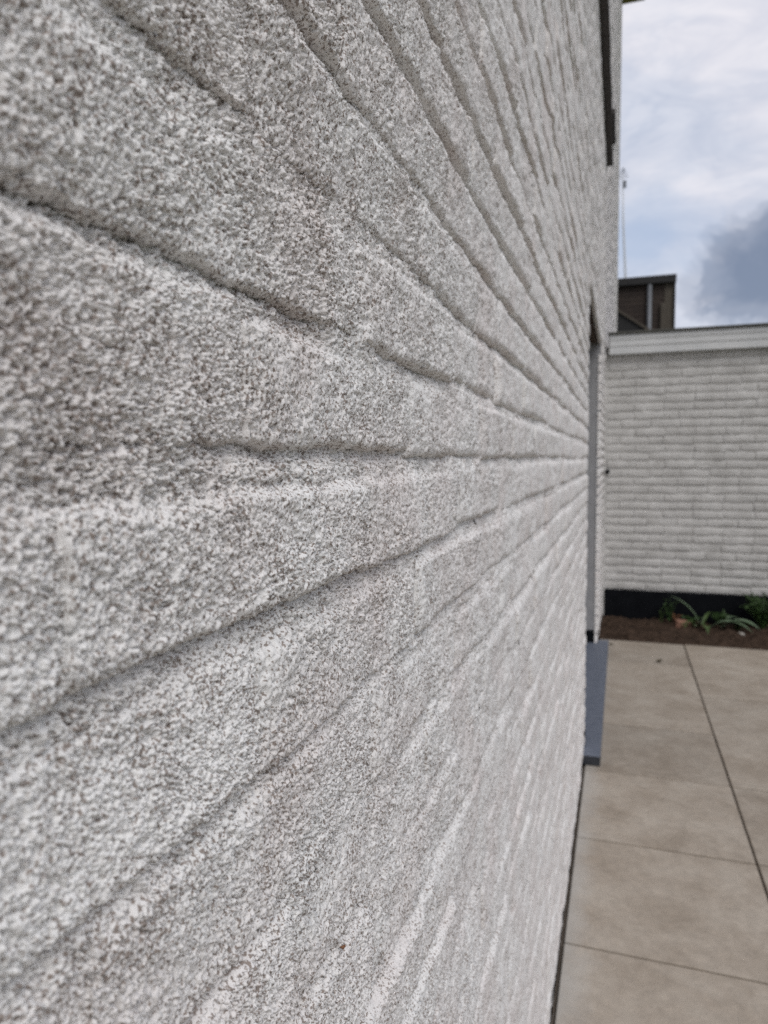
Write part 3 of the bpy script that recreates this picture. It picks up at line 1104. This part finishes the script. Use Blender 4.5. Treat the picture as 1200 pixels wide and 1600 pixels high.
leafy_bush('leafy_bush', (1.12, 5.68, 0.01), 0.20, 0.25, 700, M_LEAFD, 'dark green bushy plant against the black plinth at right edge', 3)
leafy_bush('weed_sprig', (0.50, 5.72, 0.01), 0.055, 0.17, 70, M_LEAFD, 'small dark weed sprig left of the strap leaved plant', 5, None, 0.026)
leafy_bush('rust_seedling', (0.535, 5.68, 0.01), 0.035, 0.085, 26, M_LEAFR, 'rust coloured seedling behind the broken brick', 8, None, 0.028)
leafy_bush('low_weed', (0.63, 5.63, 0.005), 0.08, 0.075, 130, M_LEAFD, 'low green weed beside the broken orange brick', 12, None, 0.03)

leafy_bush('low_weed', (0.84, 5.72, 0.005), 0.11, 0.10, 200, M_LEAFD, 'spreading green weed between the strap leaves and the dark bush', 15, None, 0.032)
leafy_bush('low_weed', (0.95, 5.58, 0.005), 0.07, 0.06, 90, M_LEAFD, 'little low weed just behind the pale stone', 17, None, 0.028)
leafy_bush('weed_sprig', (0.44, 5.74, 0.005), 0.04, 0.10, 40, M_LEAFG, 'shorter weed sprig nearest the house end of the bed', 19, None, 0.022)

# broken brick
r = random.Random(4)
mb = MB().cbox(-0.055, 0.055, -0.03, 0.03, -0.02, 0.045, 0.007)
mb.v = [(x + r.uniform(-0.006, 0.006), y + r.uniform(-0.006, 0.006), z + r.uniform(-0.005, 0.005)) for x, y, z in mb.v]
o = mb.build('brick_fragment', M_TERRA, None, False, (0.578, 5.60, 0.012))
o.rotation_euler = (0.1, 0.14, 0.3)
tag(o, 'broken orange brick lying on the soil bed', 'brick')


def pebble(loc, s, mat, label, seed, group=None):
    r = np.random.default_rng(seed)
    a, b = 9, 7
    th = np.linspace(0, 2 * np.pi, a)[:, None]
    ph = np.linspace(0, np.pi, b)[None, :]
    rad = 1 + 0.18 * np.sin(2 * th + r.uniform(0, 6)) * np.sin(ph) + 0.1 * np.cos(3 * ph)
    V = np.stack([s * rad * np.cos(th) * np.sin(ph) * 1.3, s * rad * np.sin(th) * np.sin(ph), s * 0.7 * (rad * 0 + np.cos(ph)) + th * 0], -1)
    o = put('stone', np_mesh('stone', V.reshape(-1, 3), grid_faces(a, b)), mat)
    o.location = loc
    tag(o, label, 'stone', group)


pebble((0.945, 5.45, 0.012), 0.020, M_STONE, 'pale stone on the soil in front of the dark bush', 1)
pebble((0.90, 5.40, 0.0), 0.012, M_STONE, 'tiny stone at the patio edge left of the pale stone', 2)


def dead_leaf(loc, s, label, seed):
    mb = MB()
    n = 7
    rr = random.Random(seed)
    for i in range(n):
        t_ = i / (n - 1)
        wd = s * 0.36 * math.sin(math.pi * (0.06 + 0.88 * t_))
        for q in (-1, -0.5, 0, 0.5, 1):
            mb.v.append((s * (t_ - 0.5), q * wd, 0.004 + 0.18 * s * (q * q) + 0.12 * s * (2 * t_ - 1) ** 2 + rr.uniform(0, 0.002)))
    for i in range(n - 1):
        for j in range(4):
            mb.f.append((i * 5 + j, i * 5 + j + 1, i * 5 + j + 6, i * 5 + j + 5))
    o = mb.build('dead_leaf', M_DEADLEAF, None, True, loc)
    o.rotation_euler = (0, 0, seed * 0.9)
    tag(o, label, 'leaf')


dead_leaf((0.37, 4.588, 0.0), 0.045, 'curled dead leaf lying on the last row of paving', 1)
dead_leaf((0.085, 4.93, 0.0), 0.03, 'small dead leaf at the far end of the blue door sill', 3)

# crumb of dirt caught on the coat
o = MB().tube([(0, -0.0016, 0.0006), (0.0009, -0.0006, 0.0), (0.0011, 0.0006, -0.0002), (0, 0.0016, -0.0008)], [0.0004, 0.0009, 0.0008, 0.0003], 7).build('dirt_crumb', M_LEAFR, None, True, (0.0014, 0.3135, 1.008))
tag(o, 'tiny brown crumb of dirt stuck to the lower part of the near white wall', 'dirt')
